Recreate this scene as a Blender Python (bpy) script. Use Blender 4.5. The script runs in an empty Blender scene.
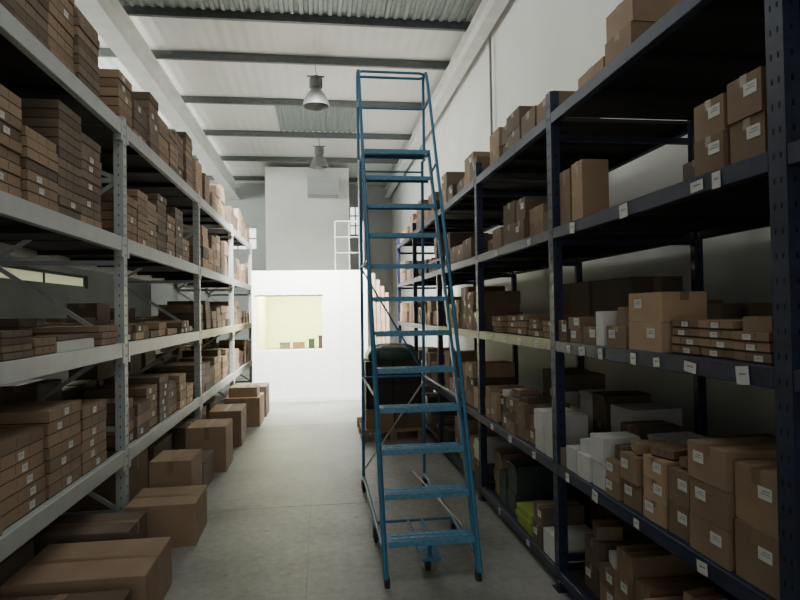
import bpy, bmesh, math, random
from mathutils import Vector, Matrix
random.seed(7)
S = bpy.context.scene
COL = S.collection

# ------------------------------------------------------------------ materials
def new_mat(name):
    m = bpy.data.materials.new(name); m.use_nodes = True
    nt = m.node_tree
    return m, nt, nt.nodes["Principled BSDF"]

def paint(name, col, rough=0.5, metal=0.0, var=0.15, scale=12.0, bump=0.0, objvar=0.0, spec=None):
    m, nt, b = new_mat(name)
    N, L = nt.nodes, nt.links
    tc = N.new('ShaderNodeTexCoord')
    nz = N.new('ShaderNodeTexNoise'); nz.inputs['Scale'].default_value = scale; nz.inputs['Detail'].default_value = 6
    L.new(tc.outputs['Object'], nz.inputs['Vector'])
    rp = N.new('ShaderNodeValToRGB')
    rp.color_ramp.elements[0].position = 0.3; rp.color_ramp.elements[1].position = 0.7
    rp.color_ramp.elements[0].color = tuple(c*(1-var) for c in col)+(1,)
    rp.color_ramp.elements[1].color = tuple(min(1, c*(1+var)) for c in col)+(1,)
    L.new(nz.outputs['Fac'], rp.inputs['Fac'])
    out = rp.outputs['Color']
    if objvar > 0:
        oi = N.new('ShaderNodeObjectInfo')
        mr = N.new('ShaderNodeMapRange')
        mr.inputs['To Min'].default_value = 1-objvar; mr.inputs['To Max'].default_value = 1+objvar
        L.new(oi.outputs['Random'], mr.inputs['Value'])
        hs = N.new('ShaderNodeHueSaturation')
        L.new(mr.outputs['Result'], hs.inputs['Value']); L.new(out, hs.inputs['Color'])
        out = hs.outputs['Color']
    L.new(out, b.inputs['Base Color'])
    b.inputs['Roughness'].default_value = rough
    b.inputs['Metallic'].default_value = metal
    if bump > 0:
        bp = N.new('ShaderNodeBump'); bp.inputs['Strength'].default_value = bump; bp.inputs['Distance'].default_value = 0.01
        L.new(nz.outputs['Fac'], bp.inputs['Height']); L.new(bp.outputs['Normal'], b.inputs['Normal'])
    return m

M = {}
M['card'] = paint('cardboard', (0.27, 0.183, 0.118), 0.85, var=0.12, scale=5, objvar=0.22)
M['cardlight'] = paint('cardboard_light', (0.43, 0.295, 0.185), 0.85, var=0.1, scale=5, objvar=0.15)
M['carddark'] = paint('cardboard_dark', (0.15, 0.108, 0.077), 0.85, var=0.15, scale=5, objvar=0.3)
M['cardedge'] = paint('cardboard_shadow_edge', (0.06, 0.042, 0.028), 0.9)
M['tape'] = paint('packing_tape', (0.235, 0.155, 0.09), 0.4, var=0.08)
M['white'] = paint('white_board', (0.66, 0.66, 0.63), 0.7, var=0.06, objvar=0.1)
M['lime'] = paint('lime_board', (0.30, 0.38, 0.05), 0.7, objvar=0.1)
M['green'] = paint('dark_green_board', (0.035, 0.055, 0.045), 0.7, objvar=0.2)
M['red'] = paint('faded_red_board', (0.17, 0.06, 0.045), 0.7, objvar=0.2)
M['label'] = paint('paper_label', (0.66, 0.66, 0.63), 0.8, var=0.05)
M['ink'] = paint('ink', (0.25, 0.25, 0.26), 0.8)
M['rackgrey'] = paint('pale_grey_rack_paint', (0.42, 0.45, 0.44), 0.5, var=0.08, scale=9)
M['rackcream'] = paint('cream_rack_paint', (0.46, 0.45, 0.28), 0.55, var=0.15, scale=20)
M['rackblue'] = paint('navy_rack_paint', (0.011, 0.018, 0.048), 0.5, var=0.35, scale=20)
M['hole'] = paint('slot_dark', (0.004, 0.004, 0.005), 0.9)
M['holegrey'] = paint('slot_grey', (0.07, 0.075, 0.075), 0.9)
M['deck'] = paint('deck_board', (0.018, 0.015, 0.013), 0.85, var=0.3, scale=6)
M['blue'] = paint('blue_ladder_paint', (0.035, 0.165, 0.29), 0.45, var=0.12, scale=25)
M['bluelight'] = paint('worn_blue_tread_edge', (0.085, 0.27, 0.41), 0.45, var=0.2, scale=40)
M['rubber'] = paint('black_rubber', (0.02, 0.02, 0.02), 0.7)
M['steel'] = paint('galvanised_steel', (0.35, 0.36, 0.36), 0.35, metal=0.8)
M['zinc'] = paint('pale_zinc_rod', (0.40, 0.41, 0.38), 0.45, metal=0.3)
M['alu'] = paint('spun_aluminium', (0.20, 0.205, 0.20), 0.4, metal=0.4)
M['purlin'] = paint('purlin_steel', (0.10, 0.11, 0.11), 0.6, var=0.2)
M['rafter'] = paint('rafter_white', (0.76, 0.77, 0.73), 0.6, var=0.1, scale=3)
M['wallwhite'] = paint('white_wall_paint', (0.76, 0.76, 0.73), 0.8, var=0.05, scale=1.2)
M['wallgrey'] = paint('grey_wall_paint', (0.42, 0.44, 0.43), 0.8, var=0.1, scale=1.0)
M['walldark'] = paint('shade_dark_wall', (0.05, 0.05, 0.045), 0.9, var=0.2, scale=1.0)  # wall colour darkened to paint the shade behind the grey rack
M['office'] = paint('office_wall_paint', (0.92, 0.92, 0.905), 0.7, var=0.01, scale=1.0)
M['yellow'] = paint('cream_yellow_paint', (0.86, 0.86, 0.52), 0.8, var=0.05)
M['wood'] = paint('rough_pallet_wood', (0.26, 0.18, 0.11), 0.85, var=0.25, scale=15)
M['plank'] = paint('pale_timber', (0.42, 0.30, 0.20), 0.8, var=0.2, scale=10)
M['darkwrap'] = paint('dark_green_wrap', (0.03, 0.065, 0.047), 0.4, var=0.3, scale=8, bump=0.6)
M['brownwrap'] = paint('dark_brown_crate', (0.035, 0.026, 0.022), 0.7, var=0.25)
M['grille'] = paint('grey_grille', (0.2, 0.2, 0.2), 0.6)

def floor_mat():
    m, nt, b = new_mat('concrete_floor'); N, L = nt.nodes, nt.links
    tc = N.new('ShaderNodeTexCoord')
    n1 = N.new('ShaderNodeTexNoise'); n1.inputs['Scale'].default_value = 0.9; n1.inputs['Detail'].default_value = 8; n1.inputs['Distortion'].default_value = 0.6
    n2 = N.new('ShaderNodeTexNoise'); n2.inputs['Scale'].default_value = 16; n2.inputs['Detail'].default_value = 8
    n2.inputs['Roughness'].default_value = 0.75
    for n in (n1, n2): L.new(tc.outputs['Object'], n.inputs['Vector'])
    mx = N.new('ShaderNodeMath'); mx.operation = 'MULTIPLY_ADD'; mx.inputs[1].default_value = 0.45
    L.new(n2.outputs['Fac'], mx.inputs[0])
    m2 = N.new('ShaderNodeMath'); m2.operation = 'MULTIPLY'; m2.inputs[1].default_value = 0.55
    L.new(n1.outputs['Fac'], m2.inputs[0]); L.new(m2.outputs[0], mx.inputs[2])
    rp = N.new('ShaderNodeValToRGB')
    rp.color_ramp.elements[0].position = 0.38; rp.color_ramp.elements[1].position = 0.60
    rp.color_ramp.elements[0].color = (0.15, 0.155, 0.14, 1); rp.color_ramp.elements[1].color = (0.31, 0.315, 0.29, 1)
    L.new(mx.outputs[0], rp.inputs['Fac'])
    v = N.new('ShaderNodeTexVoronoi'); v.inputs['Scale'].default_value = 3.2
    L.new(tc.outputs['Object'], v.inputs['Vector'])
    vr = N.new('ShaderNodeValToRGB'); vr.color_ramp.elements[0].position = 0.02; vr.color_ramp.elements[1].position = 0.08
    vr.color_ramp.elements[0].color = (0.6, 0.6, 0.6, 1); vr.color_ramp.elements[1].color = (1, 1, 1, 1)
    L.new(v.outputs['Distance'], vr.inputs['Fac'])
    mm = N.new('ShaderNodeMixRGB'); mm.blend_type = 'MULTIPLY'; mm.inputs['Fac'].default_value = 1
    L.new(rp.outputs['Color'], mm.inputs['Color1']); L.new(vr.outputs['Color'], mm.inputs['Color2'])
    L.new(mm.outputs['Color'], b.inputs['Base Color'])
    b.inputs['Roughness'].default_value = 0.5
    bp = N.new('ShaderNodeBump'); bp.inputs['Strength'].default_value = 0.12
    L.new(n2.outputs['Fac'], bp.inputs['Height']); L.new(bp.outputs['Normal'], b.inputs['Normal'])
    return m
M['floor'] = floor_mat()

def ribbed(name, col, scale, depth):
    m, nt, b = new_mat(name); N, L = nt.nodes, nt.links
    tc = N.new('ShaderNodeTexCoord')
    w = N.new('ShaderNodeTexWave'); w.wave_type = 'BANDS'; w.bands_direction = 'X'
    w.inputs['Scale'].default_value = scale; w.inputs['Distortion'].default_value = 0
    L.new(tc.outputs['Object'], w.inputs['Vector'])
    n = N.new('ShaderNodeTexNoise'); n.inputs['Scale'].default_value = 0.8; n.inputs['Detail'].default_value = 5
    L.new(tc.outputs['Object'], n.inputs['Vector'])
    rp = N.new('ShaderNodeValToRGB')
    rp.color_ramp.elements[0].position = 0.25; rp.color_ramp.elements[1].position = 0.75
    rp.color_ramp.elements[0].color = tuple(c*0.85 for c in col)+(1,); rp.color_ramp.elements[1].color = tuple(col)+(1,)
    L.new(n.outputs['Fac'], rp.inputs['Fac']); L.new(rp.outputs['Color'], b.inputs['Base Color'])
    bp = N.new('ShaderNodeBump'); bp.inputs['Strength'].default_value = 0.35; bp.inputs['Distance'].default_value = depth
    L.new(w.outputs['Fac'], bp.inputs['Height']); L.new(bp.outputs['Normal'], b.inputs['Normal'])
    b.inputs['Roughness'].default_value = 0.7
    return m
M['ceil'] = ribbed('insulated_roof_sheet', (0.82, 0.82, 0.76), 1.6, 0.02)
M['corr'] = paint('corrugated_metal', (0.22, 0.25, 0.23), 0.5, metal=0.2)

def glass():
    m, nt, b = new_mat('window_glass')
    b.inputs['Base Color'].default_value = (0.97, 1.0, 0.95, 1)
    b.inputs['Roughness'].default_value = 0.05
    b.inputs['Transmission Weight'].default_value = 1.0
    b.inputs['IOR'].default_value = 1.03
    return m
M['glass'] = glass()
def emis(name, col, s):
    m, nt, b = new_mat(name)
    b.inputs['Base Color'].default_value = col+(1,)
    b.inputs['Emission Color'].default_value = col+(1,)
    b.inputs['Emission Strength'].default_value = s
    return m
M['day'] = emis('glowing_daylight_pane', (0.85, 0.95, 0.9), 2.2)  # pane emits light itself, standing in for daylight outside
M['dayy'] = emis('glowing_yellow_pane', (0.8, 0.78, 0.5), 0.12)  # pane glows by itself to suggest yellow light behind the rack

# ------------------------------------------------------------------ mesh builder
class MB:
    def __init__(s, origin=(0, 0, 0)):
        s.v, s.f, s.m = [], [], []; s.o = Vector(origin)
    def _add(s, vs, fs, m):
        b = len(s.v); s.v += [Vector(p)-s.o for p in vs]
        for f in fs: s.f.append([b+i for i in f]); s.m.append(m)
    def box(s, x0, x1, y0, y1, z0, z1, m=0):
        vs = [(x, y, z) for z in (z0, z1) for y in (y0, y1) for x in (x0, x1)]
        s._add(vs, [(0, 2, 3, 1), (4, 5, 7, 6), (0, 1, 5, 4), (1, 3, 7, 5), (3, 2, 6, 7), (2, 0, 4, 6)], m)
        return s
    def bar(s, p, q, w, h, m=0, up=(0, 0, 1)):
        p, q = Vector(p), Vector(q); d = (q-p).normalized(); u = Vector(up)
        a = d.cross(u)
        if a.length < 1e-4: a = d.cross(Vector((1, 0, 0)))
        a.normalize(); c = a.cross(d).normalized()
        vs = []
        for e in (p, q):
            for sa, sc in ((-1, -1), (1, -1), (1, 1), (-1, 1)):
                vs.append(e+a*sa*w/2+c*sc*h/2)
        s._add(vs, [(0, 1, 2, 3), (7, 6, 5, 4), (0, 4, 5, 1), (1, 5, 6, 2), (2, 6, 7, 3), (3, 7, 4, 0)], m)
        return s
    def tube(s, pts, r, m=0, n=10):
        pts = [Vector(p) for p in pts]; rings = []
        prev = None
        for i, p in enumerate(pts):
            if i == 0: d = pts[1]-p
            elif i == len(pts)-1: d = p-pts[i-1]
            else: d = (pts[i+1]-p).normalized()+(p-pts[i-1]).normalized()
            d.normalize()
            if prev is None:
                a = d.cross(Vector((0, 0, 1)))
                if a.length < 1e-3: a = d.cross(Vector((1, 0, 0)))
            else: a = prev-d*prev.dot(d)
            a.normalize(); prev = a; c = d.cross(a)
            rings.append([p+a*r*math.cos(2*math.pi*k/n)+c*r*math.sin(2*math.pi*k/n) for k in range(n)])
        vs = [x for rg in rings for x in rg]; fs = []
        for i in range(len(rings)-1):
            for k in range(n):
                k2 = (k+1) % n
                fs.append((i*n+k, i*n+k2, (i+1)*n+k2, (i+1)*n+k))
        fs.append(tuple(range(n-1, -1, -1))); fs.append(tuple((len(rings)-1)*n+k for k in range(n)))
        s._add(vs, fs, m); return s
    def lathe(s, prof, c, axis='z', n=24, m=0):
        c = Vector(c); vs = []
        for r, h in prof:
            for k in range(n):
                t = 2*math.pi*k/n
                if axis == 'z': vs.append(c+Vector((r*math.cos(t), r*math.sin(t), h)))
                else: vs.append(c+Vector((h, r*math.cos(t), r*math.sin(t))))
        fs = []
        for i in range(len(prof)-1):
            for k in range(n):
                k2 = (k+1) % n
                fs.append((i*n+k, i*n+k2, (i+1)*n+k2, (i+1)*n+k))
        s._add(vs, fs, m); return s
    def mesh(s, name, mats, bevel=0, smooth=False):
        me = bpy.data.meshes.new(name); me.from_pydata([tuple(v) for v in s.v], [], s.f)
        for mt in mats: me.materials.append(M[mt])
        me.polygons.foreach_set('material_index', s.m)
        bm = bmesh.new(); bm.from_mesh(me)
        bmesh.ops.recalc_face_normals(bm, faces=bm.faces)
        if bevel > 0:
            es = [e for e in bm.edges if len(e.link_faces) == 2 and e.calc_face_angle(0) > 0.8]
            bmesh.ops.bevel(bm, geom=es, offset=bevel, segments=1, affect='EDGES', clamp_overlap=True)
        bm.to_mesh(me); bm.free()
        if smooth:
            for p in me.polygons: p.use_smooth = True
            try: me.set_sharp_from_angle(angle=0.7)
            except Exception: pass
        return me
    def obj(s, name, mats, parent=None, bevel=0, smooth=False, label=None, category=None, kind=None, group=None):
        me = s.mesh(name, mats, bevel, smooth)
        o = bpy.data.objects.new(name, me); COL.objects.link(o)
        if parent is not None:
            o.parent = parent; pl = parent.location.copy(); pp = parent.parent
            while pp: pl += pp.location; pp = pp.parent
            o.location = s.o - pl
        else: o.location = s.o
        if label: o['label'] = label
        if category: o['category'] = category
        if kind: o['kind'] = kind
        if group: o['group'] = group
        return o

def empty(name, loc, label, category, group=None):
    e = bpy.data.objects.new(name, None); e.empty_display_size = 0.2; e.location = loc
    COL.objects.link(e); e['label'] = label; e['category'] = category
    if group: e['group'] = group
    return e

def struct(name, mb, mats, label=None, **k):
    o = mb.obj(name, mats, kind='structure', **k)
    o['label'] = label or name.replace('_', ' '); return o

def holed(mb, axis, c0, c1, a0, a1, z0, z1, holes, m=0):
    As = sorted({a0, a1, *[h[0] for h in holes], *[h[1] for h in holes]})
    Zs = sorted({z0, z1, *[h[2] for h in holes], *[h[3] for h in holes]})
    for i in range(len(As)-1):
        for j in range(len(Zs)-1):
            ca, cz = (As[i]+As[i+1])/2, (Zs[j]+Zs[j+1])/2
            if any(h[0] < ca < h[1] and h[2] < cz < h[3] for h in holes): continue
            mi = m(cz) if callable(m) else m
            if axis == 'x': mb.box(As[i], As[i+1], c0, c1, Zs[j], Zs[j+1], mi)
            else: mb.box(c0, c1, As[i], As[i+1], Zs[j], Zs[j+1], mi)

# ------------------------------------------------------------------ room shell
CZ = 6.1; YB = 21.0; XR = 2.56; XL = -5.6; YF = -4.0
mb = MB(); mb.box(XL, XR+0.2, YF, YB+0.2, -0.1, 0.0, 0)
struct('floor', mb, ['floor'], 'grey worn concrete warehouse floor')
mb = MB()
mb.box(-0.105, -0.099, YF, 11.2, 0.0, 0.0012, 0)
for yy in (5.2, 8.9): mb.box(-0.85, 1.3, yy, yy+0.006, 0.0, 0.0012, 0)
struct('trim_1', mb, ['grille'], 'saw-cut joints in the concrete floor')
mb = MB(); mb.box(XL, XR+0.2, YF, YB+0.2, CZ, CZ+0.1, 0)
struct('ceiling', mb, ['ceil'], 'white insulated sheet roof lining')
mb = MB(); mb.box(XR, XR+0.2, YF, YB, 0, CZ, 0)
struct('wall_right', mb, ['wallwhite'], 'white painted side wall')
mb = MB(); holed(mb, 'x', YB, YB+0.2, XL, XR, 0, CZ, [(1.05, 1.5, 4.3, 5.35), (-3.1, -2.1, 3.8, 4.6)])
struct('wall_back', mb, ['wallgrey'], 'grey end wall with small windows')
lh = [(6.0, 20.0, 4.5, 5.75), (9.0, 15.5, 2.3, 2.6)]
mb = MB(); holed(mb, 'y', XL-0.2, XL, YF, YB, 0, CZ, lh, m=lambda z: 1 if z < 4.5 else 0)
struct('wall_left', mb, ['wallgrey', 'walldark'], 'side wall coloured dark below for shade, with high strip windows')
def window(n, axis, c, a0, a1, z0, z1, nx, nz, pane='day'):
    mb = MB()
    def bx(A0, A1, Z0, Z1, m, t):
        if axis == 'x': mb.box(A0, A1, c-t, c+t, Z0, Z1, m)
        else: mb.box(c-t, c+t, A0, A1, Z0, Z1, m)
    bx(a0, a1, z0, z1, 1, 0.005)
    for i in range(nx+1):
        a = a0+(a1-a0)*i/nx; a = min(max(a, a0+0.025), a1-0.025); bx(a-0.025, a+0.025, z0, z1, 0, 0.03)
    for j in range(nz+1):
        z = z0+(z1-z0)*j/nz; z = min(max(z, z0+0.025), z1-0.025); bx(a0, a1, z-0.025, z+0.025, 0, 0.032)
    struct('window_%d' % n, mb, ['rackgrey' if pane == 'day' else 'walldark', pane], 'metal framed window with panes glowing in place of daylight')
window(1, 'x', YB+0.1, 1.05, 1.5, 4.3, 5.35, 2, 3)
window(2, 'x', YB+0.1, -3.1, -2.1, 3.8, 4.6, 3, 2)
window(3, 'y', XL-0.1, 9.0, 15.5, 2.3, 2.6, 3, 1, 'dayy')
window(4, 'y', XL-0.1, 6.0, 20.0, 4.5, 5.75, 12, 2)  # added clerestory glazing, put in to light the roof and right wall

for i, y in enumerate([3.6, 5.4, 7.2, 8.95, 10.45, 12.6, 14.9, 17.35, 19.9]):
    mb = MB()
    mb.box(-5.5, 2.5, y, y+0.012, 5.96, 6.09, 0)
    mb.box(-5.5, 2.5, y+0.012, y+0.065, 5.96, 5.972, 0)
    mb.box(-5.5, 2.5, y+0.012, y+0.065, 6.078, 6.09, 0)
    mb.box(-5.5, 2.5, y+0.055, y+0.065, 5.972, 5.99, 0)
    struct('trim_%d' % (i+2), mb, ['purlin'], 'dark steel roof purlin')
for i, (x, w, z0) in enumerate([(-2.82, 0.15, 5.52), (2.38, 0.09, 5.62)]):
    mb = MB()
    mb.box(x-w, x+w, 0, YB-0.05, z0, z0+0.02, 0)
    mb.box(x-0.012, x+0.012, 0, YB-0.05, z0+0.02, 5.92, 0)
    mb.box(x-w, x+w, 0, YB-0.05, 5.92, 5.94, 0)
    struct('trim_%d' % (i+20), mb, ['rafter'], 'white painted steel roof beam')
def corr(n, x0, x1, y0, y1, z):
    mb = MB(); vs = []; x = x0; xs = []
    prof = [0, 0.0, 0.028, 0.028]; step = [0.05, 0.02, 0.05, 0.02]
    i = 0
    while x < x1: xs.append((x, prof[i % 4])); x += step[i % 4]; i += 1
    for (x, h) in xs: vs += [(x, y0, z+h), (x, y1, z+h)]
    fs = [(2*j, 2*j+1, 2*j+3, 2*j+2) for j in range(len(xs)-1)]
    mb._add(vs, fs, 0)
    struct('trim_%d' % n, mb, ['corr'], 'grey corrugated metal roof sheet')
corr(30, -2.9, 2.3, 7.35, 8.9, 6.045)
corr(31, -0.9, 0.95, 12.8, 14.75, 6.045)

mb = MB(); mb.box(-1.55, 0.90, 17.9, 20.9, 0, 5.93, 0)
struct('wall_mezzanine', mb, ['wallwhite'], 'white enclosed upper store room wall')
mb = MB(); mb.tube([(2.50, 8.4, 3.0), (2.50, 8.4, 5.6)], 0.018)
struct('trim_32', mb, ['grille'], 'conduit pipe fixed on white wall')
mb = MB(); mb.tube([(1.15, 17.0, 2.45), (1.15, 17.0, 4.9), (1.15, 17.0, 5.94)], 0.04)
struct('trim_33', mb, ['steel'], 'vertical steel duct pipe')

# office partition
OY = 11.25; OX0, OX1 = -1.24, 0.88; HZ = 2.35
WX0, WX1, WZ0, WZ1 = -1.19, 0.06, 0.94, 1.97
mb = MB(); holed(mb, 'x', OY, OY+0.1, OX0, OX1, 0, HZ, [(WX0, WX1, WZ0, WZ1)])
struct('wall_office', mb, ['office'], 'white office partition wall with wide window opening')
mb = MB(); mb.box(OX0, OX0+0.05, OY+0.1, 14.2, 0, HZ, 0)
struct('wall_office_side', mb, ['yellow'], 'office side wall painted cream')
mb = MB(); mb.box(OX1-0.05, OX1, OY+0.1, 14.2, 0, HZ, 0)
struct('wall_office_end', mb, ['wallwhite'], 'office side wall painted cream')
mb = MB(); mb.box(OX0+0.05, OX1-0.05, 14.1, 14.2, 0, HZ, 0)
struct('wall_office_back', mb, ['yellow'], 'cream yellow office back wall')
mb = MB(); mb.box(OX0, OX1, OY, 14.2, HZ+0.002, HZ+0.07, 0)
struct('ceiling_office', mb, ['office'], 'flat white office roof panel')
mb = MB()
for x in (-0.62, 0.42): mb.box(x-0.004, x+0.004, OY-0.003, OY, 0, 0.92 if x < 0.1 else HZ, 0)
mb.box(OX0, OX1, OY-0.004, OY, 0.0, 0.07, 0)
struct('baseboard_office', mb, ['wallwhite'], 'panel joints and skirting on office wall')
mb = MB()
for (p, q, r, t) in ((WX0, WX1, WZ0, WZ0+0.025), (WX0, WX1, WZ1-0.025, WZ1), (WX0, WX0+0.025, WZ0+.025, WZ1-.025), (WX1-0.025, WX1, WZ0+.025, WZ1-.025)):
    mb.box(p, q, OY+0.02, OY+0.08, r, t, 0)
mb.box(WX0+0.025, WX1-0.025, OY+0.048, OY+0.052, WZ0+0.025, WZ1-0.025, 1)
struct('window_5', mb, ['office', 'glass'], 'wide office window with white frame')
mb = MB((-0.3, 12.6, 0)); mb.box(-1.12, 0.6, 12.2, 12.9, 0.86, 0.90, 0)
for x in (-1.10, 0.52):
    for y in (12.25, 12.8): mb.box(x, x+0.05, y, y+0.05, 0, 0.86, 0)
mb.obj('office_desk', ['wood'], label='plain wooden office desk behind the window', category='desk')
for i, (x, w, h, mt) in enumerate([(-0.72, 0.20, 0.12, 'grille'), (-0.44, 0.24, 0.12, 'wood'), (-0.18, 0.12, 0.18, 'green'), (0.02, 0.12, 0.24, 'brownwrap')]):
    mb = MB((x, 12.5, 0.90)); mb.box(x-w/2, x+w/2, 12.4, 12.62, 0.90, 0.90+h, 0); mb.box(x-w/2-.01, x+w/2+.01, 12.39, 12.63, 0.90+h, 0.92+h, 0)
    mb.obj('storage_tray', [mt], bevel=0.005, label='dark lidded storage tray on the office desk', category='tray', group='trays on office desk')

mb = MB((0.6, 11.7, HZ+0.07))
zb = HZ+0.0705
for x in (0.30, 0.57, 0.84): mb.tube([(x, 11.5, zb), (x, 11.5, zb+0.95)], 0.016)
for h in (0.35, 0.65, 0.95): mb.tube([(0.30, 11.5, zb+h), (0.84, 11.5, zb+h)], 0.013)
mb.tube([(0.84, 11.5, zb+0.95), (0.84, 12.6, zb+0.95), (0.84, 12.6, zb)], 0.013)
mb.obj('safety_railing', ['grille'], smooth=True, label='short grey tubular railing on the office roof', category='railing')

# ------------------------------------------------------------------ racks
def slot_post(mb, x0, x1, y0, y1, z1, facex, mslot, pitch=0.075):
    mb.box(x0, x1, y0, y1, 0, z1, 0)
    n = int(z1/pitch)
    for i in range(n):
        z = 0.06+i*pitch
        if z+0.03 > z1: break
        xc = (x0+x1)/2
        mb.box(xc-0.004, xc+0.004, y0-0.0012, y0, z, z+0.018, mslot)
        yc = (y0+y1)/2
        fx = x0 if facex < 0 else x1
        for dy in (-0.014, 0.014):
            mb.box(min(fx, fx+0.0012*facex), max(fx, fx+0.0012*facex), yc+dy-0.003, yc+dy+0.003, z, z+0.018, mslot)

def rack(side, posts, xf, xb, shelves, ptop, mt, label, name, bh, pw, ph, cream=()):
    s = 1 if side == 'R' else -1
    e = empty(name, (xf, posts[0], 0), label, 'rack')
    for y in posts:
        mb = MB((xf, y, 0))
        f0, f1 = sorted((xf, xf+s*pw)); b0, b1 = sorted((xb, xb-s*pw))
        slot_post(mb, f0, f1, y-ph, y+ph, ptop, -s, 1)
        slot_post(mb, b0, b1, y-ph*(0.6 if side == 'R' else 1), y+ph*(0.6 if side == 'R' else 1), ptop, -s, 1)
        mb.box(f0-0.015, f1+0.015, y-0.05, y+0.05, 0, 0.006, 0)
        xa, xc = xf+s*pw, xb-s*pw
        z = 0.18; up = True
        while z < ptop-0.15:
            zn = min(z+0.62, ptop-0.1)
            mb.bar((xa, y, z), (xc, y, z), 0.03, 0.035, 0)
            if side == 'L': mb.bar((xa if up else xc, y, z+0.02), (xc if up else xa, y, zn-0.02), 0.025, 0.03, 0)
            z = zn; up = not up
        mb.obj('upright_frame', [mt, 'hole' if side == 'R' else 'holegrey'], parent=e)
    for k, z in enumerate(shelves):
        for i in range(len(posts)-1):
            y0, y1 = posts[i]+ph+0.002, posts[i+1]-ph-0.002
            for xx in (xf, xb-s*0.045):
                mb = MB((xx, y0, z))
                a, b = sorted((xx, xx+s*0.045))
                ea = 0.004 if side == 'R' and xx == xf else 0; eb = 0.004 if side == 'L' and xx == xf else 0
                mb.box(a, b, y0, y1, z-bh, z, 0)
                if side == 'L':
                    mb.box(a-ea, b+eb, y0, y0+0.045, z-bh-0.045, z-0.001, 0)
                    mb.box(a-ea, b+eb, y1-0.045, y1, z-bh-0.045, z-0.001, 0)
                o = mb.obj('beam', ['rackcream' if (k, i) in cream else mt], parent=e, bevel=0.003)
                if (k, i) in cream: o['label'] = 'cream painted beam'
            mb = MB((xf, y0, z))
            a, b = sorted((xf+s*0.047, xb-s*0.047))
            mb.box(a, b, y0, y1, z-0.022, z, 0)
            for q in range(1, 4):
                yy = y0+(y1-y0)*q/4; mb.box(a, b, yy-0.02, yy+0.02, z-0.06, z-0.022, 0)
            mb.obj('shelf_deck', ['deck'], parent=e)
    return e

LP = [1.94, 4.74, 7.56, 10.4, 13.2]; LZ = [0.645, 1.44, 2.23, 3.10]
RP = [-0.15, 1.62, 3.40, 5.10, 6.90, 8.70, 10.50]; RZ = [0.12, 0.74, 1.46, 2.12, 2.80]
LX, RX = -1.445, 1.36
rl = rack('L', LP, LX, -2.42, LZ, 3.14, 'rackgrey', 'long pale grey steel pallet rack loaded with brown cartons', 'pallet_rack', 0.105, 0.07, 0.038, cream=((1, 2), (1, 3)))
rr = rack('R', RP, RX, 2.32, RZ, 2.93, 'rackblue', 'long navy blue steel shelving rack loaded with cardboard boxes', 'shelving_rack', 0.065, 0.055, 0.035, cream=((2, 2), (2, 3)))

for z, ys in ((1.46, [1.80, 2.06, 2.30, 2.52, 2.78, 2.95, 3.2, 3.65, 4.0, 4.3, 4.7]), (0.74, [2.05, 2.5, 2.9, 3.25, 3.7, 4.2, 4.7]),
              (2.12, [1.85, 1.98, 2.5, 3.1, 3.8, 4.5]), (0.12, [3.9, 4.5])):
    for y in ys:
        hy = random.choice((0.022, 0.03, 0.036)); hz = random.uniform(0.02, 0.034)
        mb = MB((RX-0.003, y+random.uniform(-0.05, 0.05), z-0.035)); o_ = mb.o
        mb.box(o_.x-0.001, o_.x, o_.y-hy, o_.y+hy, o_.z-hz, o_.z+hz*0.8, 0)
        mb.box(o_.x-0.0014, o_.x-0.001, o_.y-hy*0.6, o_.y+hy*0.5, o_.z-0.002, o_.z+0.004, 1)
        o = mb.obj('shelf_label', ['label', 'ink'], parent=rr)
        o.rotation_euler = (random.uniform(-0.12, 0.12), 0, 0)
        o['label'] = 'white paper shelf label'

# ------------------------------------------------------------------ boxes
cache = {}
def lab_mesh(s):
    k = ('lab', s)
    if k not in cache:
        mb = MB(); t = 0.0006*s
        a, b = sorted((0, t*2)); mb.box(a, b, -0.03, 0.03, -0.02, 0.02, 0)
        a, b = sorted((t*2, t*3))
        mb.box(a, b, -0.022, 0.010, 0.007, 0.010, 1); mb.box(a, b, -0.022, 0.018, -0.002, 0.001, 1)
        cache[k] = mb.mesh('label', ['label', 'ink'])
    return cache[k]

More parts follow.
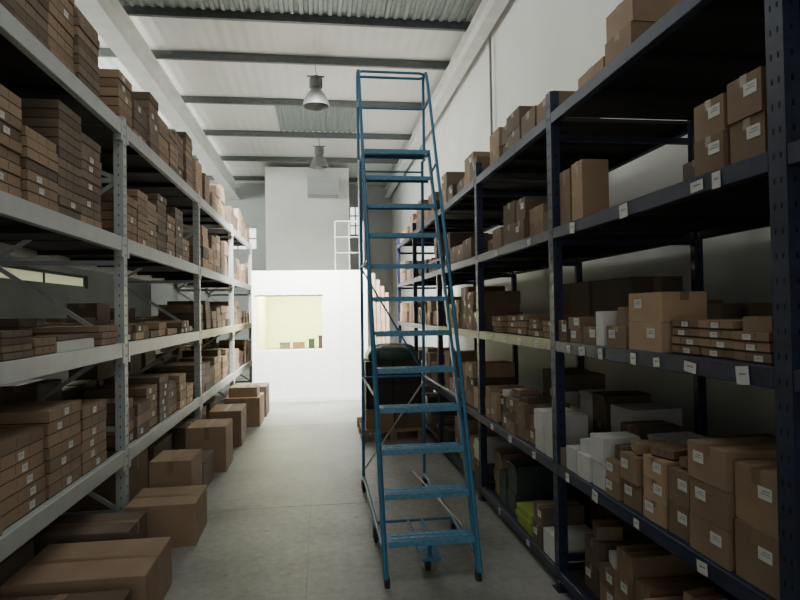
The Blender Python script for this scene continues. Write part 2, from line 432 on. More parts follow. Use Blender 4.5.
def box_mesh(kind, dx, dy, h, tone):
    k = (kind, round(dx, 2), round(dy, 2), round(h, 3), tone)
    if k in cache: return cache[k]
    dx, dy = k[1], k[2]; X, Y = dx/2, dy/2
    mb = MB()
    if kind == 'flat_carton':
        lz = 0.007
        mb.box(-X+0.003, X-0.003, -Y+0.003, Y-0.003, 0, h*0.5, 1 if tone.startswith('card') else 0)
        mb.box(-X, X, -Y, Y, lz, h-0.0005, 0)
        for sx in (-1, 1):
            a, b = sorted((sx*X, sx*(X+0.0006)))
            mb.box(a, b, -Y*0.30, -Y*0.30+0.002, lz+h*0.2, h*0.95, 1); mb.box(a, b, Y*0.30, Y*0.30+0.002, lz+h*0.2, h*0.95, 1)
        bm_bevel = 0
    elif kind == 'open_box':
        t = 0.006
        mb.box(-X, X, -Y, Y, 0, t, 0)
        mb.box(-X, -X+t, -Y, Y, t, h, 0); mb.box(X-t, X, -Y, Y, t, h, 0)
        mb.box(-X+t, X-t, -Y, -Y+t, t, h, 0); mb.box(-X+t, X-t, Y-t, Y, t, h, 0)
        f = min(dx, dy)*0.30
        mb.bar((-X+t/2, 0, h), (-X-f*0.15, 0, h+f*0.8), dy*0.94, 0.005, 0)
        mb.bar((X-t/2, 0, h), (X-f*0.1, 0, h+f*0.85), dy*0.94, 0.005, 0)
        mb.bar((0, -Y+t/2, h), (0, -Y-f*0.05, h+f*0.75), dx*0.94, 0.005, 0)
        mb.bar((0, Y-t/2, h), (0, Y+f*0.02, h+f*0.8), dx*0.94, 0.005, 0)
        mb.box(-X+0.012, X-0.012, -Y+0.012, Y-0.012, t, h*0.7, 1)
        bm_bevel = 0
    else:
        mb.box(-X, X, -Y, Y, 0, h-0.004, 0)
        if dx > dy:
            mb.box(-X+0.002, X-0.002, -Y+0.002, -0.002, h-0.004, h-0.001, 0); mb.box(-X+0.002, X-0.002, 0.002, Y-0.002, h-0.004, h-0.001, 0)
            w = min(0.025, dy*0.1)
            mb.box(-X-0.0008, X+0.0008, -w, w, h-0.001, h, 2)
            for sx in (-1, 1):
                a, b = sorted((sx*X, sx*(X+0.0008))); mb.box(a, b, -w, w, h*0.72, h, 2)
        else:
            mb.box(-X+0.002, -0.002, -Y+0.002, Y-0.002, h-0.004, h-0.001, 0); mb.box(0.002, X-0.002, -Y+0.002, Y-0.002, h-0.004, h-0.001, 0)
            w = min(0.025, dx*0.1)
            mb.box(-w, w, -Y-0.0008, Y+0.0008, h-0.001, h, 2)
            for sy in (-1, 1):
                a, b = sorted((sy*Y, sy*(Y+0.0008))); mb.box(-w, w, a, b, h*0.72, h, 2)
        bm_bevel = 0
    t3 = 'tape' if tone.startswith('card') else tone
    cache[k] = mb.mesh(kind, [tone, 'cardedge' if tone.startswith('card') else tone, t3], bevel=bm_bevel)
    return cache[k]

SPEC = []
def B(side, y, dy, dx, h, z, inset=0.0, kind='cardboard_box', tone='card', rot=0.0, lab=None, x=None):
    if side == 'R': xc = RX+0.012+inset+dx/2
    else: xc = LX-0.012-inset-dx/2
    if x is not None: xc = x
    if lab is None: lab = random.random() < 0.55
    SPEC.append(dict(side=side, y=y, dy=dy, dx=dx, h=h, z=z, x=xc, kind=kind, tone=tone, rot=rot, lab=lab))

def stack(side, y, dy, dx, h, z, n, **k):
    jit = k.pop('jit', 0.006); tones = k.pop('tones', None); inset = k.pop('inset', 0.0); rj = k.pop('rj', 0.015)
    for i in range(n):
        if tones: k['tone'] = random.choice(tones)
        B(side, y+random.uniform(-jit, jit), dy, dx, h, z+i*h, inset=inset+random.uniform(0, jit*2.5), rot=random.uniform(-rj, rj), **k)

def fill(side, y0, y1, z, top, wr, hr, dr, kind, tones, inset=(0, 0.06), gap=(0.008, 0.03), skip=0.05, labp=0.5, rj=0.014, openp=0.0, jx=0.02, clut=0.0):
    y = y0
    while True:
        w = round(random.uniform(*wr), 2)
        if y+w > y1: break
        if random.random() > skip:
            h = round(random.uniform(*hr), 3); t = random.uniform(*top); n = max(1, int(t/h)); d = round(random.uniform(*dr), 2)
            ins = random.uniform(*inset); tn = random.choice(tones); opened = False
            for i in range(n):
                kk = kind
                if i == n-1 and random.random() < openp: kk = 'open_box'; opened = True
                B(side, y+w/2+random.uniform(-0.003, 0.003), w, d, h, z+i*h, inset=ins+random.uniform(0, jx),
                  kind=kk, tone=tn if random.random() < 0.85 else random.choice(tones), rot=random.uniform(-rj, rj), lab=(random.random() < labp) and kk != 'open_box')
            if clut and not opened and random.random() < clut:
                ch = round(random.uniform(0.04, 0.08), 3)
                B(side, y+w/2, round(w*0.72, 2), round(min(d, w)*0.8, 2), ch, z+n*h+0.0005, inset=ins+random.uniform(0.03, 0.06), tone=random.choice(tones+['white']),
                  kind=random.choice(('cardboard_box', 'flat_carton')), rot=random.uniform(-0.35, 0.35), lab=False)
        y += w+random.uniform(*gap)

CC = ['card', 'card', 'cardlight', 'carddark']; CD = ['card', 'carddark']; CL = ['card', 'cardlight']
def bays(P): return [(P[i]+0.05, P[i+1]-0.05) for i in range(len(P)-1)]
LB = bays(LP); RB = bays(RP)

# ---- grey rack
z0, z1, z2, z3 = LZ
FJ = dict(rj=0.006, jx=0.012)
fill('L', 2.55, 4.66, z0, (0.42, 0.50), (0.42, 0.5), (0.066, 0.074), (0.50, 0.54), 'flat_carton', ['card'], inset=(0, 0.03), skip=0, labp=0.7, **FJ)
# messy low flat packs and one pale long box
for (y, dy, dx, h, n, tn) in [(2.78, 0.34, 0.42, 0.04, 3, 'card'), (3.15, 0.30, 0.40, 0.035, 4, 'carddark'), (3.47, 0.26, 0.36, 0.045, 2, 'card')]:
    stack('L', y, dy, dx, h, z1, n, kind='flat_carton', tone=tn, lab=False, jit=0.01, rj=0.03)
B('L', 3.93, 0.58, 0.24, 0.06, z1, tone='white', lab=False, inset=0.03, rot=0.01)
B('L', 3.93, 0.50, 0.18, 0.03, z1+0.0605, kind='flat_carton', tone='carddark', lab=False, inset=0.05, rot=0.04)
stack('L', 4.44, 0.32, 0.42, 0.045, z1, 3, kind='flat_carton', tone='card', lab=False, jit=0.008, rj=0.03)
fill('L', 2.9, 4.66, z1, (0.1, 0.22), (0.3, 0.42), (0.05, 0.07), (0.3, 0.34), 'flat_carton', ['carddark'], inset=(0.5, 0.54), skip=0.0, labp=0)
fill('L', 2.55, 4.66, z2, (0.38, 0.68), (0.30, 0.42), (0.050, 0.062), (0.48, 0.54), 'flat_carton', CD, inset=(0, 0.03), skip=0, labp=0.35, **FJ)
fill('L', 2.75, 4.66, z3, (0.38, 0.66), (0.32, 0.42), (0.055, 0.07), (0.48, 0.54), 'flat_carton', CD, inset=(0, 0.03), skip=0, labp=0.15, **FJ)
for bi, (a, b) in enumerate(LB[1:]):
    fill('L', a, b, z0, (0.28, 0.48), (0.28, 0.40), (0.07, 0.10), (0.45, 0.53), 'flat_carton', CC, inset=(0, 0.04), skip=0.0, labp=0.5, **FJ)
    if bi == 0:
        fill('L', a, b, z1, (0.08, 0.2), (0.2, 0.3), (0.055, 0.07), (0.45, 0.53), 'flat_carton', ['card', 'carddark', 'cardlight'], inset=(0, 0.04), skip=0.0)
    else:
        fill('L', a, b, z1, (0.25, 0.45), (0.25, 0.36), (0.09, 0.13), (0.45, 0.53), 'flat_carton', CC, inset=(0, 0.04), skip=0.05)
    fill('L', a, b, z2, (0.3, 0.62), (0.28, 0.40), (0.06, 0.075) if bi == 0 else (0.1, 0.14), (0.45, 0.53), 'flat_carton', CC if bi else CD, inset=(0, 0.04), skip=0.0, labp=0.3, **FJ)
    fill('L', a, b, z3, (0.34, 0.62), (0.28, 0.40), (0.065, 0.085) if bi == 0 else (0.12, 0.16), (0.45, 0.53), 'flat_carton', CC if bi else CD, inset=(0, 0.04), skip=0.02, labp=0.2, **FJ)
for bi, (a, b) in enumerate(LB):
    a = max(a, 2.7)
    for z, t in ((z0, (0.5, 0.64)), (z1, (0.22, 0.34)), (z2, (0.45, 0.62))):
        if z == z1 and bi == 0: continue
        fill('L', a, b, z, t, (0.35, 0.5), (0.14, 0.2), (0.26, 0.28), 'cardboard_box', ['carddark'], inset=(0.63, 0.64), skip=0.03, labp=0, rj=0.0)  # dark rear cartons added so the space behind reads as shade
for (ya, yb, xa, xb, h, tn) in [(2.30, 3.20, -1.6, -0.96, 0.27, 'carddark'), (3.30, 3.85, -1.62, -0.92, 0.29, 'card'), (4.45, 4.92, -1.38, -0.90, 0.30, 'card'),
                           (5.08, 5.5, -1.38, -1.05, 0.46, 'card'), (5.75, 6.25, -1.38, -1.08, 0.28, 'carddark'), (6.45, 6.95, -1.38, -0.99, 0.47, 'card'),
                           (7.65, 8.25, -1.38, -0.99, 0.44, 'card'), (8.9, 9.5, -1.38, -0.88, 0.42, 'card'), (9.7, 10.3, -1.38, -0.86, 0.48, 'carddark'),
                           (3.95, 4.35, -2.3, -1.2, 0.30, 'carddark'), (2.9, 3.75, -2.3, -1.66, 0.36, 'carddark'), (5.1, 5.7, -2.2, -1.56, 0.46, 'card'), (5.9, 6.6, -2.2, -1.56, 0.40, 'carddark'),
                           (6.75, 7.4, -2.2, -1.46, 0.42, 'carddark'), (7.8, 8.5, -2.2, -1.56, 0.4, 'carddark'), (8.8, 9.6, -2.2, -1.56, 0.38, 'carddark')]:
    B('L', (ya+yb)/2, yb-ya, xb-xa, h, 0.0, x=(xa+xb)/2, tone=tn, rot=random.uniform(-0.02, 0.02) if (xb > -1.1 and ya > 4.4) else 0, lab=False)
B('L', 9.2, 0.42, 0.40, 0.14, 0.421, x=-1.13, tone='card', lab=False)

# ---- blue rack, nearest bay
R0, R1, R2, R3, R4 = RZ
stack('R', 1.785, 0.20, 0.36, 0.19, R1, 2, tone='card', lab=True, inset=0.01)
stack('R', 2.01, 0.22, 0.32, 0.135, R1, 3, tone='card', lab=True)
stack('R', 2.215, 0.14, 0.30, 0.13, R1, 2, tone='card', lab=True, inset=0.01)
stack('R', 2.385, 0.16, 0.24, 0.09, R1, 3, tone='cardlight', lab=True, jit=0.006, rj=0.03)
stack('R', 2.57, 0.15, 0.22, 0.12, R1, 2, tone='card', lab=True, rj=0.03)
stack('R', 2.735, 0.13, 0.22, 0.085, R1, 2, tone='card', lab=True)
stack('R', 2.895, 0.14, 0.20, 0.13, R1, 2, tone='white', lab=False, jit=0.006)
stack('R', 3.055, 0.14, 0.20, 0.13, R1, 1, tone='white', lab=False)
stack('R', 3.21, 0.13, 0.20, 0.13, R1, 1, tone='white', lab=False)
stack('R', 3.32, 0.06, 0.20, 0.10, R1, 1, tone='card', lab=False)
B('R', 2.94, 0.22, 0.24, 0.17, R1, inset=0.38, kind='open_box', tone='white', lab=False, rot=0.06)
B('R', 2.66, 0.22, 0.24, 0.19, R1, inset=0.38, kind='open_box', tone='white', lab=False, rot=-0.05)
B('R', 2.36, 0.24, 0.26, 0.27, R1, inset=0.36, kind='open_box', tone='card', lab=False, rot=0.05)
B('R', 2.08, 0.22, 0.26, 0.32, R1, inset=0.42, kind='open_box', tone='cardlight', lab=False, rot=-0.04)
B('R', 1.80, 0.22, 0.26, 0.36, R1, inset=0.43, kind='open_box', tone='carddark', lab=False)
B('R', 3.22, 0.20, 0.26, 0.24, R1, inset=0.36, tone='carddark', lab=False)
B('R', 2.215, 0.11, 0.14, 0.045, R1+0.261, inset=0.06, kind='flat_carton', tone='card', rot=0.3, lab=False)
B('R', 2.57, 0.12, 0.15, 0.05, R1+0.241, inset=0.04, kind='flat_carton', tone='card', rot=-0.3, lab=False)
B('R', 2.735, 0.10, 0.14, 0.07, R1+0.171, inset=0.05, tone='carddark', rot=0.15, lab=False)
B('R', 3.07, 0.12, 0.13, 0.07, R1+0.131, inset=0.03, tone='white', rot=0.3, lab=False)
B('R', 2.385, 0.12, 0.14, 0.04, R1+0.271, inset=0.04, kind='flat_carton', tone='card', rot=0.3, lab=False)
# level 1.46
stack('R', 1.785, 0.17, 0.34, 0.034, R2, 3, kind='flat_carton', tone='card', lab=True, inset=0.01)
stack('R', 1.975, 0.19, 0.34, 0.034, R2, 4, kind='flat_carton', tone='card', lab=True, inset=0.02)
stack('R', 2.17, 0.18, 0.30, 0.034, R2, 4, kind='flat_carton', tone='card', lab=True, inset=0.03)
stack('R', 2.415, 0.26, 0.20, 0.125, R2, 2, tone='cardlight', lab=True)
stack('R', 2.66, 0.18, 0.24, 0.10, R2, 1, tone='card', lab=True)
stack('R', 2.815, 0.08, 0.2, 0.17, R2, 1, tone='white', lab=False)
stack('R', 2.95, 0.16, 0.26, 0.09, R2, 1, tone='card', lab=True)
stack('R', 3.12, 0.15, 0.26, 0.07, R2, 2, tone='card', lab=True)
stack('R', 3.285, 0.12, 0.26, 0.12, R2, 1, tone='carddark', lab=True)
B('R', 2.66, 0.13, 0.16, 0.09, R2+0.101, inset=0.05, tone='card', rot=0.15, lab=False)
B('R', 1.90, 0.30, 0.28, 0.22, R2, inset=0.45, tone='green', lab=False)
B('R', 2.22, 0.28, 0.28, 0.2, R2, inset=0.45, tone='carddark', lab=False)
B('R', 2.98, 0.30, 0.28, 0.22, R2, inset=0.40, tone='carddark', lab=False)
B('R', 2.60, 0.28, 0.28, 0.20, R2, inset=0.40, tone='carddark', lab=False)
B('R', 1.775, 0.13, 0.3, 0.05, R2+0.103, inset=0.03, tone='card', lab=False)
# level 2.12
stack('R', 1.775, 0.16, 0.28, 0.14, R3, 2, tone='card', lab=True)
stack('R', 1.955, 0.16, 0.28, 0.13, R3, 2, tone='card', lab=True)
stack('R', 2.16, 0.16, 0.30, 0.10, R3, 1, tone='carddark', lab=False, inset=0.08)
stack('R', 3.12, 0.14, 0.15, 0.33, R3, 1, tone='cardlight', lab=False, inset=0.02)
stack('R', 3.28, 0.14, 0.16, 0.32, R3, 1, tone='card', lab=False, inset=0.03)
B('R', 2.6, 0.30, 0.3, 0.12, R3, inset=0.5, tone='carddark', lab=False)
B('R', 2.25, 0.26, 0.3, 0.22, R3, inset=0.5, tone='carddark', lab=False)
# level 2.80
stack('R', 2.62, 0.24, 0.34, 0.13, R4, 2, tone='card', lab=False, inset=0.02)
stack('R', 2.95, 0.30, 0.34, 0.10, R4, 1, tone='card', lab=False, inset=0.04)
# floor level
fill('R', 1.67, 3.33, R0, (0.28, 0.42), (0.13, 0.20), (0.08, 0.14), (0.24, 0.36), 'cardboard_box', CC, skip=0.0, labp=0.5, rj=0.03, openp=0.3, gap=(0.012, 0.03), clut=0.6)
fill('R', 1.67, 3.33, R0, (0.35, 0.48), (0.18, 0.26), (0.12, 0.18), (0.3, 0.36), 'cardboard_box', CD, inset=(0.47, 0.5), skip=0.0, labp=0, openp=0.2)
a, b = RB[2]
stack('R', 3.53, 0.14, 0.22, 0.13, R1, 2, tone='white', lab=False)
stack('R', 3.70, 0.15, 0.22, 0.13, R1, 2, tone='white', lab=False)
fill('R', 3.79, b, R1, (0.2, 0.36), (0.13, 0.20), (0.08, 0.12), (0.26, 0.36), 'cardboard_box', CC, skip=0.0, rj=0.03, openp=0.3, gap=(0.012, 0.03), clut=0.6)
fill('R', a, b-0.02, R1, (0.3, 0.46), (0.18, 0.28), (0.12, 0.2), (0.3, 0.35), 'cardboard_box', ['white', 'carddark', 'carddark'], inset=(0.48, 0.52), skip=0.0, labp=0, openp=0.2)
fill('R', a, b, R2, (0.12, 0.22), (0.16, 0.22), (0.035, 0.05), (0.26, 0.34), 'flat_carton', CL, skip=0.0)
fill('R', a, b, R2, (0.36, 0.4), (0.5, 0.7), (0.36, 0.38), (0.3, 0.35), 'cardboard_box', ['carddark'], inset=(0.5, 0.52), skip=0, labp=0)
fill('R', a, b, R3, (0.2, 0.42), (0.18, 0.28), (0.10, 0.18), (0.3, 0.4), 'cardboard_box', CD, skip=0.08, labp=0.1)
fill('R', a, b, R4, (0.2, 0.36), (0.2, 0.3), (0.12, 0.18), (0.3, 0.4), 'cardboard_box', CD, skip=0.05, labp=0.1)
stack('R', 3.56, 0.20, 0.28, 0.15, R0, 1, tone='white', lab=False)
stack('R', 3.76, 0.16, 0.28, 0.13, R0, 2, tone='carddark', lab=True)
stack('R', 4.05, 0.30, 0.22, 0.045, R0, 3, kind='flat_carton', tone='lime', lab=False)
fill('R', 4.3, b, R0, (0.3, 0.46), (0.16, 0.24), (0.10, 0.16), (0.3, 0.42), 'cardboard_box', ['green', 'carddark', 'card'], skip=0.0, labp=0.3, openp=0.2)
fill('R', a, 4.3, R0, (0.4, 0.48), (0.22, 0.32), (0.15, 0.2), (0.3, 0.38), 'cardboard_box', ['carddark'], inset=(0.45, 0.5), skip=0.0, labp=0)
for (a, b) in RB[3:]:
    fill('R', a, b, R0, (0.25, 0.42), (0.25, 0.36), (0.15, 0.22), (0.35, 0.5), 'cardboard_box', CD+['green', 'white'], skip=0.03)
    fill('R', a, b, R1, (0.3, 0.5), (0.22, 0.34), (0.12, 0.2), (0.35, 0.5), 'cardboard_box', CC+['white'], skip=0.03)
    fill('R', a, b, R2, (0.25, 0.45), (0.22, 0.34), (0.1, 0.18), (0.35, 0.5), 'cardboard_box', CC+['red'], skip=0.03)
    fill('R', a, b, R3, (0.25, 0.45), (0.24, 0.36), (0.15, 0.22), (0.35, 0.5), 'cardboard_box', CD, skip=0.06)
    fill('R', a, b, R4, (0.2, 0.42), (0.24, 0.36), (0.15, 0.22), (0.35, 0.5), 'cardboard_box', CD, skip=0.06)

TONE = {'card': 'brown', 'cardlight': 'light tan', 'carddark': 'dull brown', 'white': 'white', 'lime': 'lime green', 'green': 'dark green', 'red': 'dull red'}
KN = {'cardboard_box': 'taped cardboard box', 'flat_carton': 'flat lidded carton', 'open_box': 'open box with raised flaps'}
cam_p = Vector((0, 0, 1.65))
for kind in ('cardboard_box', 'flat_carton', 'open_box'):
    sp = [s for s in SPEC if s['kind'] == kind]
    sp.sort(key=lambda s: (Vector((s['x'], s['y'], s['z']))-cam_p).length+(3.0 if s['side'] == 'L' and s['x'] < -2 else 0))
    near, far_all = sp[:300], sp[300:]
    for s in near:
        me = box_mesh(kind, s['dx'], s['dy'], s['h'], s['tone'])
        o = bpy.data.objects.new(kind, me); COL.objects.link(o)
        o.location = (s['x'], s['y'], s['z']+0.0005); o.rotation_euler = (0, 0, s['rot'])
        where = ('on the concrete floor' if s['z'] < 0.5 else 'on grey rack shelf') if s['side'] == 'L' else 'on navy rack shelf'
        o['label'] = '%s %s %s' % (TONE[s['tone']], KN[kind], where)
        o['category'] = 'box'
        o['group'] = 'boxes on the floor beside the grey rack' if (s['side'] == 'L' and s['z'] < 0.5) else ('cartons on the grey rack' if s['side'] == 'L' else 'boxes on the navy rack')
        dist = (Vector((s['x'], s['y'], s['z']))-cam_p).length
        if s['lab'] and dist < 7.5:
            f = 1 if s['side'] == 'L' else -1
            l = bpy.data.objects.new('label', lab_mesh(f)); COL.objects.link(l); l.parent = o
            l['label'] = 'white printed paper label'
            sc = min(1.0, s['h']*0.55/0.04); sc = max(sc, 0.35)
            l.scale = (1, min(1, sc*1.4), sc)
            oy = random.uniform(-0.2, 0.2)*s['dy']
            if kind != 'flat_carton': oy = s['dy']*random.choice((-0.2, 0.2))
            l.location = (f*(round(s['dx'], 2)/2+0.001), oy, s['h']*(0.62 if kind != 'flat_carton' else 0.5))
    for side in ('L', 'R'):
        far = [s for s in far_all if s['side'] == side]
        if not far: continue
        bm = bmesh.new(); mats = []
        for s in far:
            me = box_mesh(kind, s['dx'], s['dy'], s['h'], s['tone'])
            n0 = len(bm.verts); f0 = len(bm.faces)
            bm.from_mesh(me); bm.verts.ensure_lookup_table(); bm.faces.ensure_lookup_table()
            mt = Matrix.Translation((s['x'], s['y'], s['z']+0.0005)) @ Matrix.Rotation(s['rot'], 4, 'Z')
            for v in bm.verts[n0:]: v.co = mt @ v.co
            idx = []
            for m_ in me.materials:
                if m_ not in mats: mats.append(m_)
                idx.append(mats.index(m_))
            for f_ in bm.faces[f0:]: f_.material_index = idx[f_.material_index]
        me = bpy.data.meshes.new(kind+'_pile'); bm.to_mesh(me); bm.free()
        for m_ in mats: me.materials.append(m_)
        o = bpy.data.objects.new(kind+'_pile', me); COL.objects.link(o)
        o['label'] = 'many distant stacked brown cartons on the %s rack' % ('grey' if side == 'L' else 'navy'); o['category'] = 'boxes'; o['kind'] = 'stuff'
        o['group'] = 'cartons on the racks'
    print(kind, len(sp))

# ------------------------------------------------------------------ ladder
LXc, HW = 0.655, 0.268
def sy(z): return 3.57+0.484*z
lad = empty('rolling_ladder', (LXc, 4.5, 0), 'tall blue steel rolling warehouse ladder with twelve treads', 'ladder')
YR = 5.34
for s in (-1, 1):
    x = LXc+s*(HW+0.012)
    mb = MB((x, sy(0), 0)); mb.bar((x, sy(0.05), 0.05), (x, sy(3.0), 3.0), 0.02, 0.055, 0)
    mb.box(x-0.016, x+0.016, sy(0)-0.0, sy(0)+0.05, 0.0, 0.06, 1)
    mb.obj('stringer', ['blue', 'rubber'], parent=lad, bevel=0.002)
    xo = LXc+s*(HW+0.030)
    top = 3.77
    hp = [(xo-s*0.008, sy(0.05)-0.02, 0.05), (xo, sy(1.2)-0.12, 1.2), (xo, sy(3.63)-0.22, 3.63), (xo, sy(3.74)-0.20, 3.74), (xo, sy(3.77)-0.12, top), (xo, YR-0.07, top), (xo, YR-0.01, top-0.05), (xo, YR, 3.0)]
    mb = MB((xo, sy(0), 0.0)); mb.tube(hp, 0.0135)
    for zz, of in ((1.1, 0.11), (2.1, 0.155), (2.85, 0.19)):
        mb.tube([(xo, sy(zz)-of+0.01, zz), (x, sy(zz-0.06), zz-0.06)], 0.009)
    mb.obj('handrail', ['blue'], parent=lad, smooth=True)
for i in range(1, 13):
    z = 0.25*i; y = sy(z)
    mb = MB((LXc, y, z)); d = 0.14 if i < 12 else 0.22
    mb.box(LXc-HW, LXc+HW, y-0.06, y-0.06+d, z-0.004, z, 0)
    mb.box(LXc-HW, LXc+HW, y-0.064, y-0.06, z-0.034, z, 1)
    mb.box(LXc-HW, LXc+HW, y-0.06+d-0.004, y-0.06+d, z-0.026, z-0.004, 0)
    for q in range(9):
        xx = LXc-HW+0.05+q*(2*HW-0.1)/8
        mb.box(xx-0.02, xx+0.02, y-0.03, y+0.0, z, z+0.003, 1); mb.box(xx-0.02, xx+0.02, y+0.025, y+0.055, z, z+0.003, 1)
    mb.obj('tread' if i < 12 else 'platform', ['blue', 'bluelight'], parent=lad)
xo = HW+0.030
for zz, r in ((3.75, 0.012), (3.47, 0.010)):
    mb = MB((LXc, YR, zz)); mb.tube([(LXc-xo, 5.05 if zz < 3.6 else YR-0.07, zz), (LXc-xo+0.0, YR-0.03, zz), (LXc-xo+0.03, YR, zz), (LXc+xo-0.03, YR, zz), (LXc+xo, YR-0.03, zz), (LXc+xo, 5.05 if zz < 3.6 else YR-0.07, zz)], r)
    mb.obj('guard_rail', ['blue'], parent=lad, smooth=True)
mb = MB((LXc, 5.15, 3.77)); mb.tube([(LXc-xo, 5.27, 3.77), (LXc-xo, sy(3.77)-0.10, 3.77), (LXc-xo+0.04, sy(3.77)-0.13, 3.77), (LXc+xo-0.04, sy(3.77)-0.13, 3.77), (LXc+xo, sy(3.77)-0.10, 3.77)], 0.011)
mb.obj('guard_rail', ['blue'], parent=lad, smooth=True)
mb = MB((LXc, 5.4, 0))
YF2 = 5.5
def ry(z): return YF2+(YR-YF2)*z/3.0
for s in (-1, 1):
    x = LXc+s*(HW+0.012)
    mb.tube([(x, ry(3.0), 3.0), (x, ry(0.14), 0.14)], 0.014)
    mb.tube([(x, sy(0.14)+0.03, 0.14), (x, ry(0.14), 0.14)], 0.013)
    mb.tube([(x, ry(1.05), 1.05), (x, sy(1.05)+0.02, 1.05)], 0.010)
    mb.tube([(x, ry(2.05), 2.05), (x, sy(2.05)+0.02, 2.05)], 0.010)
    mb.tube([(x, ry(2.99), 2.99), (x, sy(2.99)-0.01, 2.99)], 0.010)
xa, xb = LXc-HW-0.012, LXc+HW+0.012
for zz in (1.05, 2.05, 2.9): mb.tube([(xa, ry(zz), zz), (xb, ry(zz), zz)], 0.009)
mb.tube([(xb, ry(1.07), 1.07), (xa, ry(2.03), 2.03)], 0.008)
mb.tube([(xa, 4.3, 0.14), (xb, 4.3, 0.14)], 0.010)
mb.obj('rear_frame', ['blue'], parent=lad, smooth=True)
for (p, q) in (((xa, 5.49, 0.20), (xb, 5.44, 1.0)), ((xb, 4.0, 0.19), (xb-0.10, 5.50, 0.16))):
    mb = MB(p); mb.tube([p, q], 0.007); o = mb.obj('diagonal_brace', ['zinc'], parent=lad, smooth=True); o['label'] = 'pale zinc diagonal brace rod'
mb = MB((LXc, 3.9, 0.1))
mb.tube([(LXc-0.05, 4.3, 0.14), (LXc-0.05, 3.95, 0.14)], 0.01); mb.tube([(LXc+0.05, 4.3, 0.14), (LXc+0.05, 3.95, 0.14)], 0.01)
mb.tube([(LXc, 3.68, 0.22), (LXc, 3.70, 0.13)], 0.014)
mb.box(LXc-0.06, LXc+0.06, 3.64, 3.95, 0.115, 0.130, 0)
mb.obj('castor_bracket', ['blue'], parent=lad)
def castor(x, y, r=0.048):
    e = bpy.data.objects.new('castor', None); COL.objects.link(e); e.empty_display_size = 0.05
    e.parent = lad; e.location = Vector((x, y, 0))-lad.location; e['label'] = 'black rubber swivel castor'
    mb = MB((x, y, 0)); prof = [(0.006, -0.014), (r*0.6, -0.014), (r-0.004, -0.014), (r, -0.009), (r, 0.009), (r-0.004, 0.014), (r*0.6, 0.014), (0.006, 0.014)]
    mb.lathe(prof, (x, y, r), axis='x', n=20)
    o = mb.obj('wheel', ['rubber'], smooth=True); o.parent = e; o.location = (0, 0, 0)
    mb = MB((x, y, 0))
    for s in (-1, 1): mb.box(x+s*0.02-0.003, x+s*0.02+0.003, y-0.016, y+0.016, r-0.012, 2*r+0.012, 0)
    mb.box(x-0.023, x+0.023, y-0.022, y+0.022, 2*r+0.012, 2*r+0.020, 0); mb.tube([(x-0.024, y, r), (x+0.024, y, r)], 0.006)
    o = mb.obj('fork', ['grille']); o.parent = e; o.location = (0, 0, 0)
castor(xa, 5.49); castor(xb, 5.49); castor(LXc, 3.78, 0.045)
castor(xa, 4.3)
castor(xb, 4.3)

# ------------------------------------------------------------------ high-bay lamps
def lamp(x, y):
    e = empty('high_bay_lamp', (x, y, 5.2), 'aluminium bell-shaped high bay lamp hanging from the roof', 'lamp', 'high bay lamps')
    mb = MB((x, y, 5.2)); mb.lathe([(0.235, 5.22), (0.228, 5.26), (0.20, 5.34), (0.155, 5.43), (0.10, 5.50), (0.075, 5.54), (0.07, 5.54), (0.145, 5.425), (0.19, 5.335), (0.219, 5.26), (0.226, 5.22), (0.235, 5.22)], (x, y, 0), n=32)
    mb.obj('lamp_shade', ['alu'], parent=e, smooth=True)
    mb = MB((x, y, 5.2)); mb.lathe([(0.01, 5.54), (0.10, 5.54), (0.115, 5.56), (0.115, 5.70), (0.09, 5.74), (0.01, 5.74)], (x, y, 0), n=24)
    mb.box(x-0.15, x+0.15, y-0.03, y+0.03, 5.74, 5.755, 0)
    mb.obj('ballast_housing', ['purlin'], parent=e)
    mb = MB((x, y, 5.2)); mb.tube([(x, y, 5.75), (x, y, 5.77), (x+0.02, y, 5.80), (x, y, 5.83), (x, y, 5.955)], 0.009); mb.box(x-0.10, x+0.10, y-0.02, y+0.02, 5.945, 5.96, 0)
    mb.obj('hanger', ['steel'], parent=e)
    mb = MB((x, y, 5.2)); mb.lathe([(0.005, 5.30), (0.03, 5.31), (0.045, 5.35), (0.04, 5.42), (0.025, 5.50), (0.005, 5.50)], (x, y, 0), n=16)
    mb.obj('bulb', ['label'], parent=e, smooth=True)
lamp(-0.02, 10.48); lamp(0.03, 14.93)

mb = MB((0.15, 17.7, 5.0)); mb.box(-0.32, 0.58, 17.45, 17.90, 5.02, 5.55, 0)
for q in range(3): mb.box(-0.28, 0.54, 17.44, 17.45, 5.08+q*0.06, 5.095+q*0.06, 1)
mb.box(-0.3, 0.56, 17.40, 17.45, 5.0, 5.03, 1); mb.box(-0.32, 0.58, 17.44, 17.45, 5.40, 5.41, 1)
mb.obj('air_conditioner', ['wallgrey', 'grille'], bevel=0.01, label='pale grey wall-mounted air handling unit with louvred front', category='air conditioner')

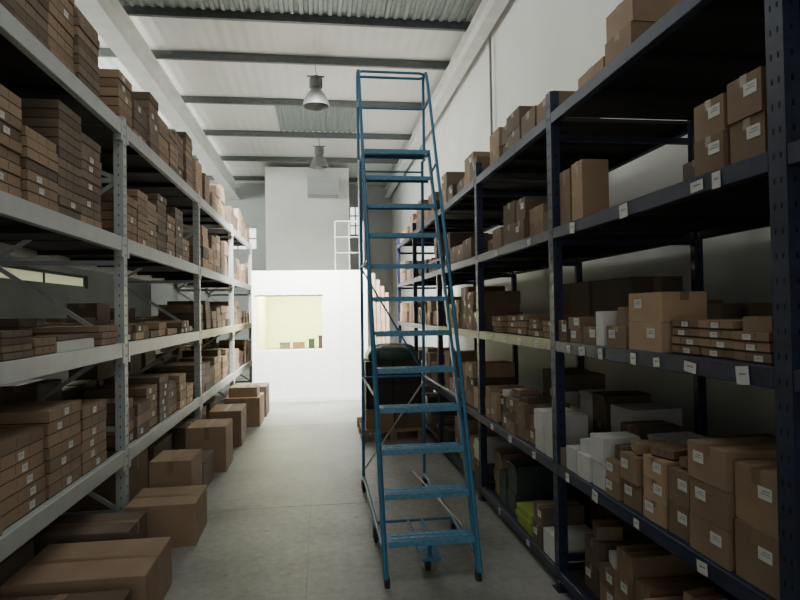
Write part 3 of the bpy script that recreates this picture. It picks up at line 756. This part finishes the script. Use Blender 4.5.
# ------------------------------------------------------------------ pallet with goods behind ladder
mb = MB((0.9, 8.1, 0))
for x in (0.50, 0.86, 1.22):
    mb.box(x, x+0.09, 7.6, 8.6, 0.0, 0.02, 0)
    for y in (7.6, 8.03, 8.46): mb.box(x, x+0.09, y, y+0.14, 0.02, 0.11, 0)
for y in (7.6, 8.03, 8.46): mb.box(0.50, 1.31, y, y+0.14, 0.11, 0.125, 0)
for q in range(7): mb.box(0.50, 1.31, 7.6+q*0.148, 7.6+q*0.148+0.11, 0.125, 0.145, 0)
mb.obj('wooden_pallet', ['wood'], label='rough wooden pallet on the concrete floor', category='pallet')
for (x, y, dx, dy, h, z, tn) in [(0.74, 7.9, 0.36, 0.5, 0.25, 0.1455, 'card'), (1.11, 7.9, 0.34, 0.5, 0.25, 0.1455, 'carddark')]:
    o = bpy.data.objects.new('cardboard_box', box_mesh('cardboard_box', dx, dy, h, tn)); COL.objects.link(o); o.location = (x, y, z)
    o['label'] = '%s taped cardboard box stacked on the pallet' % TONE[tn]; o['category'] = 'box'; o['group'] = 'boxes on the pallet'
mb = MB((0.90, 7.95, 0.4)); mb.box(0.57, 1.28, 7.66, 8.3, 0.396, 1.0, 0)
for q in range(4): mb.box(0.565, 1.285, 7.655, 8.305, 0.42+q*0.15, 0.435+q*0.15, 1)
for x in (0.565, 0.9, 1.245): mb.box(x, x+0.04, 7.65, 7.66, 0.40, 1.0, 1)
mb.obj('wooden_crate', ['brownwrap', 'deck'], bevel=0.004, label='dark brown slatted crate standing on stacked boxes', category='crate')
mb = MB((0.9, 7.95, 1.0)); n = 36; rings = [(0.0, 1.0), (0.04, 1.04), (0.09, 1.02), (0.14, 0.94), (0.17, 0.78), (0.185, 0.5), (0.19, 0.02)]
vs = []
for (h, s_) in rings:
    for k in range(n):
        t = 2*math.pi*k/n; c_, s2 = math.cos(t), math.sin(t)
        px = math.copysign(abs(c_)**0.45, c_)*0.33*s_; py = math.copysign(abs(s2)**0.45, s2)*0.29*s_
        wv = 1+0.025*math.sin(t*7+h*9)+0.018*math.sin(t*13)
        vs.append((0.94+px*wv, 7.98+py*wv, 1.001+h*(1+0.12*math.sin(t*3+1))))
fs = [(i*n+k, i*n+(k+1) % n, (i+1)*n+(k+1) % n, (i+1)*n+k) for i in range(len(rings)-1) for k in range(n)]
fs.append(tuple(range(n-1, -1, -1))); fs.append(tuple((len(rings)-1)*n+k for k in range(n)))
mb._add(vs, fs, 0)
mb.obj('covered_bundle', ['darkwrap'], smooth=True, label='dark green cloth covered bundle on the crate', category='bundle')
for i in range(4):
    x = 0.98+i*0.085; mb = MB((x, 11.0, 0))
    mb.bar((x, 10.85+0.03*i, 0.03), (x+0.01, 11.15+0.03*i, 2.35-0.12*i), 0.07, 0.022, 0, up=(0, 1, 0))
    mb.obj('wooden_plank', ['plank'], label='pale rough timber plank standing upright near the partition', category='plank', group='leaning timber planks')

# ------------------------------------------------------------------ lights
def area(name, loc, rot, sx, sy_, e, col=(1, 1, 1), spread=None):
    l = bpy.data.lights.new(name, 'AREA'); l.shape = 'RECTANGLE'; l.size = sx; l.size_y = sy_; l.energy = e; l.color = col
    if spread: l.spread = math.radians(spread)
    o = bpy.data.objects.new(name, l); COL.objects.link(o); o.location = loc; o.rotation_euler = rot; return o
R90 = math.radians(90)
area('clerestory_fill', (XL+0.05, 12.5, 5.0), (0, -R90, 0), 1.2, 13, 500, (0.98, 1, 0.95))  # added fill at the invented clerestory, brightens roof and right wall
area('front_fill', (-0.2, -3.8, 2.3), (R90, 0, 0), 5.5, 4.0, 46, (1, 0.99, 0.93))  # added fill behind the camera for ladder and boxes, no door there
area('overhead_fill', (0.0, 2.6, 5.85), (0, 0, 0), 3.0, 1.4, 44, (0.98, 1, 0.96))  # added overhead fill out of view, no rooflight built
area('office_wall_fill', (-0.2, 8.6, 5.80), (math.radians(38), 0, 0), 2.0, 0.5, 520, (1, 1, 0.97), 75)  # added fill aimed at the office wall, no roof opening there
area('office_light', (-0.3, 12.5, 2.30), (0, 0, 0), 1.6, 1.6, 210, (1, 1, 0.76))
for i, (x, y, e_) in enumerate([(-0.02, 10.48, 110), (0.03, 14.93, 110)]):  # fill spots added below high bay lamps that look unlit
    l = bpy.data.lights.new('lamp_fill_spot', 'SPOT'); l.energy = e_; l.spot_size = math.radians(150); l.spot_blend = 0.6; l.shadow_soft_size = 0.15
    l.color = (1, 1, 0.96)
    o = bpy.data.objects.new('lamp_fill_spot', l); COL.objects.link(o); o.location = (x, y, 5.20)
w = bpy.data.worlds.new('world'); S.world = w; w.use_nodes = True
bg = w.node_tree.nodes['Background']; bg.inputs[0].default_value = (0.92, 0.94, 0.89, 1); bg.inputs[1].default_value = 0.28

# ------------------------------------------------------------------ camera
cam = bpy.data.cameras.new('camera'); cam.sensor_width = 36; cam.lens = 27; cam.clip_start = 0.05
co = bpy.data.objects.new('camera', cam); COL.objects.link(co)
Rm = Matrix.Rotation(math.radians(-7.6), 4, 'Z') @ Matrix.Rotation(math.radians(91.0), 4, 'X') @ Matrix.Rotation(math.radians(-0.9), 4, 'Z')
co.matrix_world = Matrix.Translation((0, 0, 1.65)) @ Rm
S.camera = co
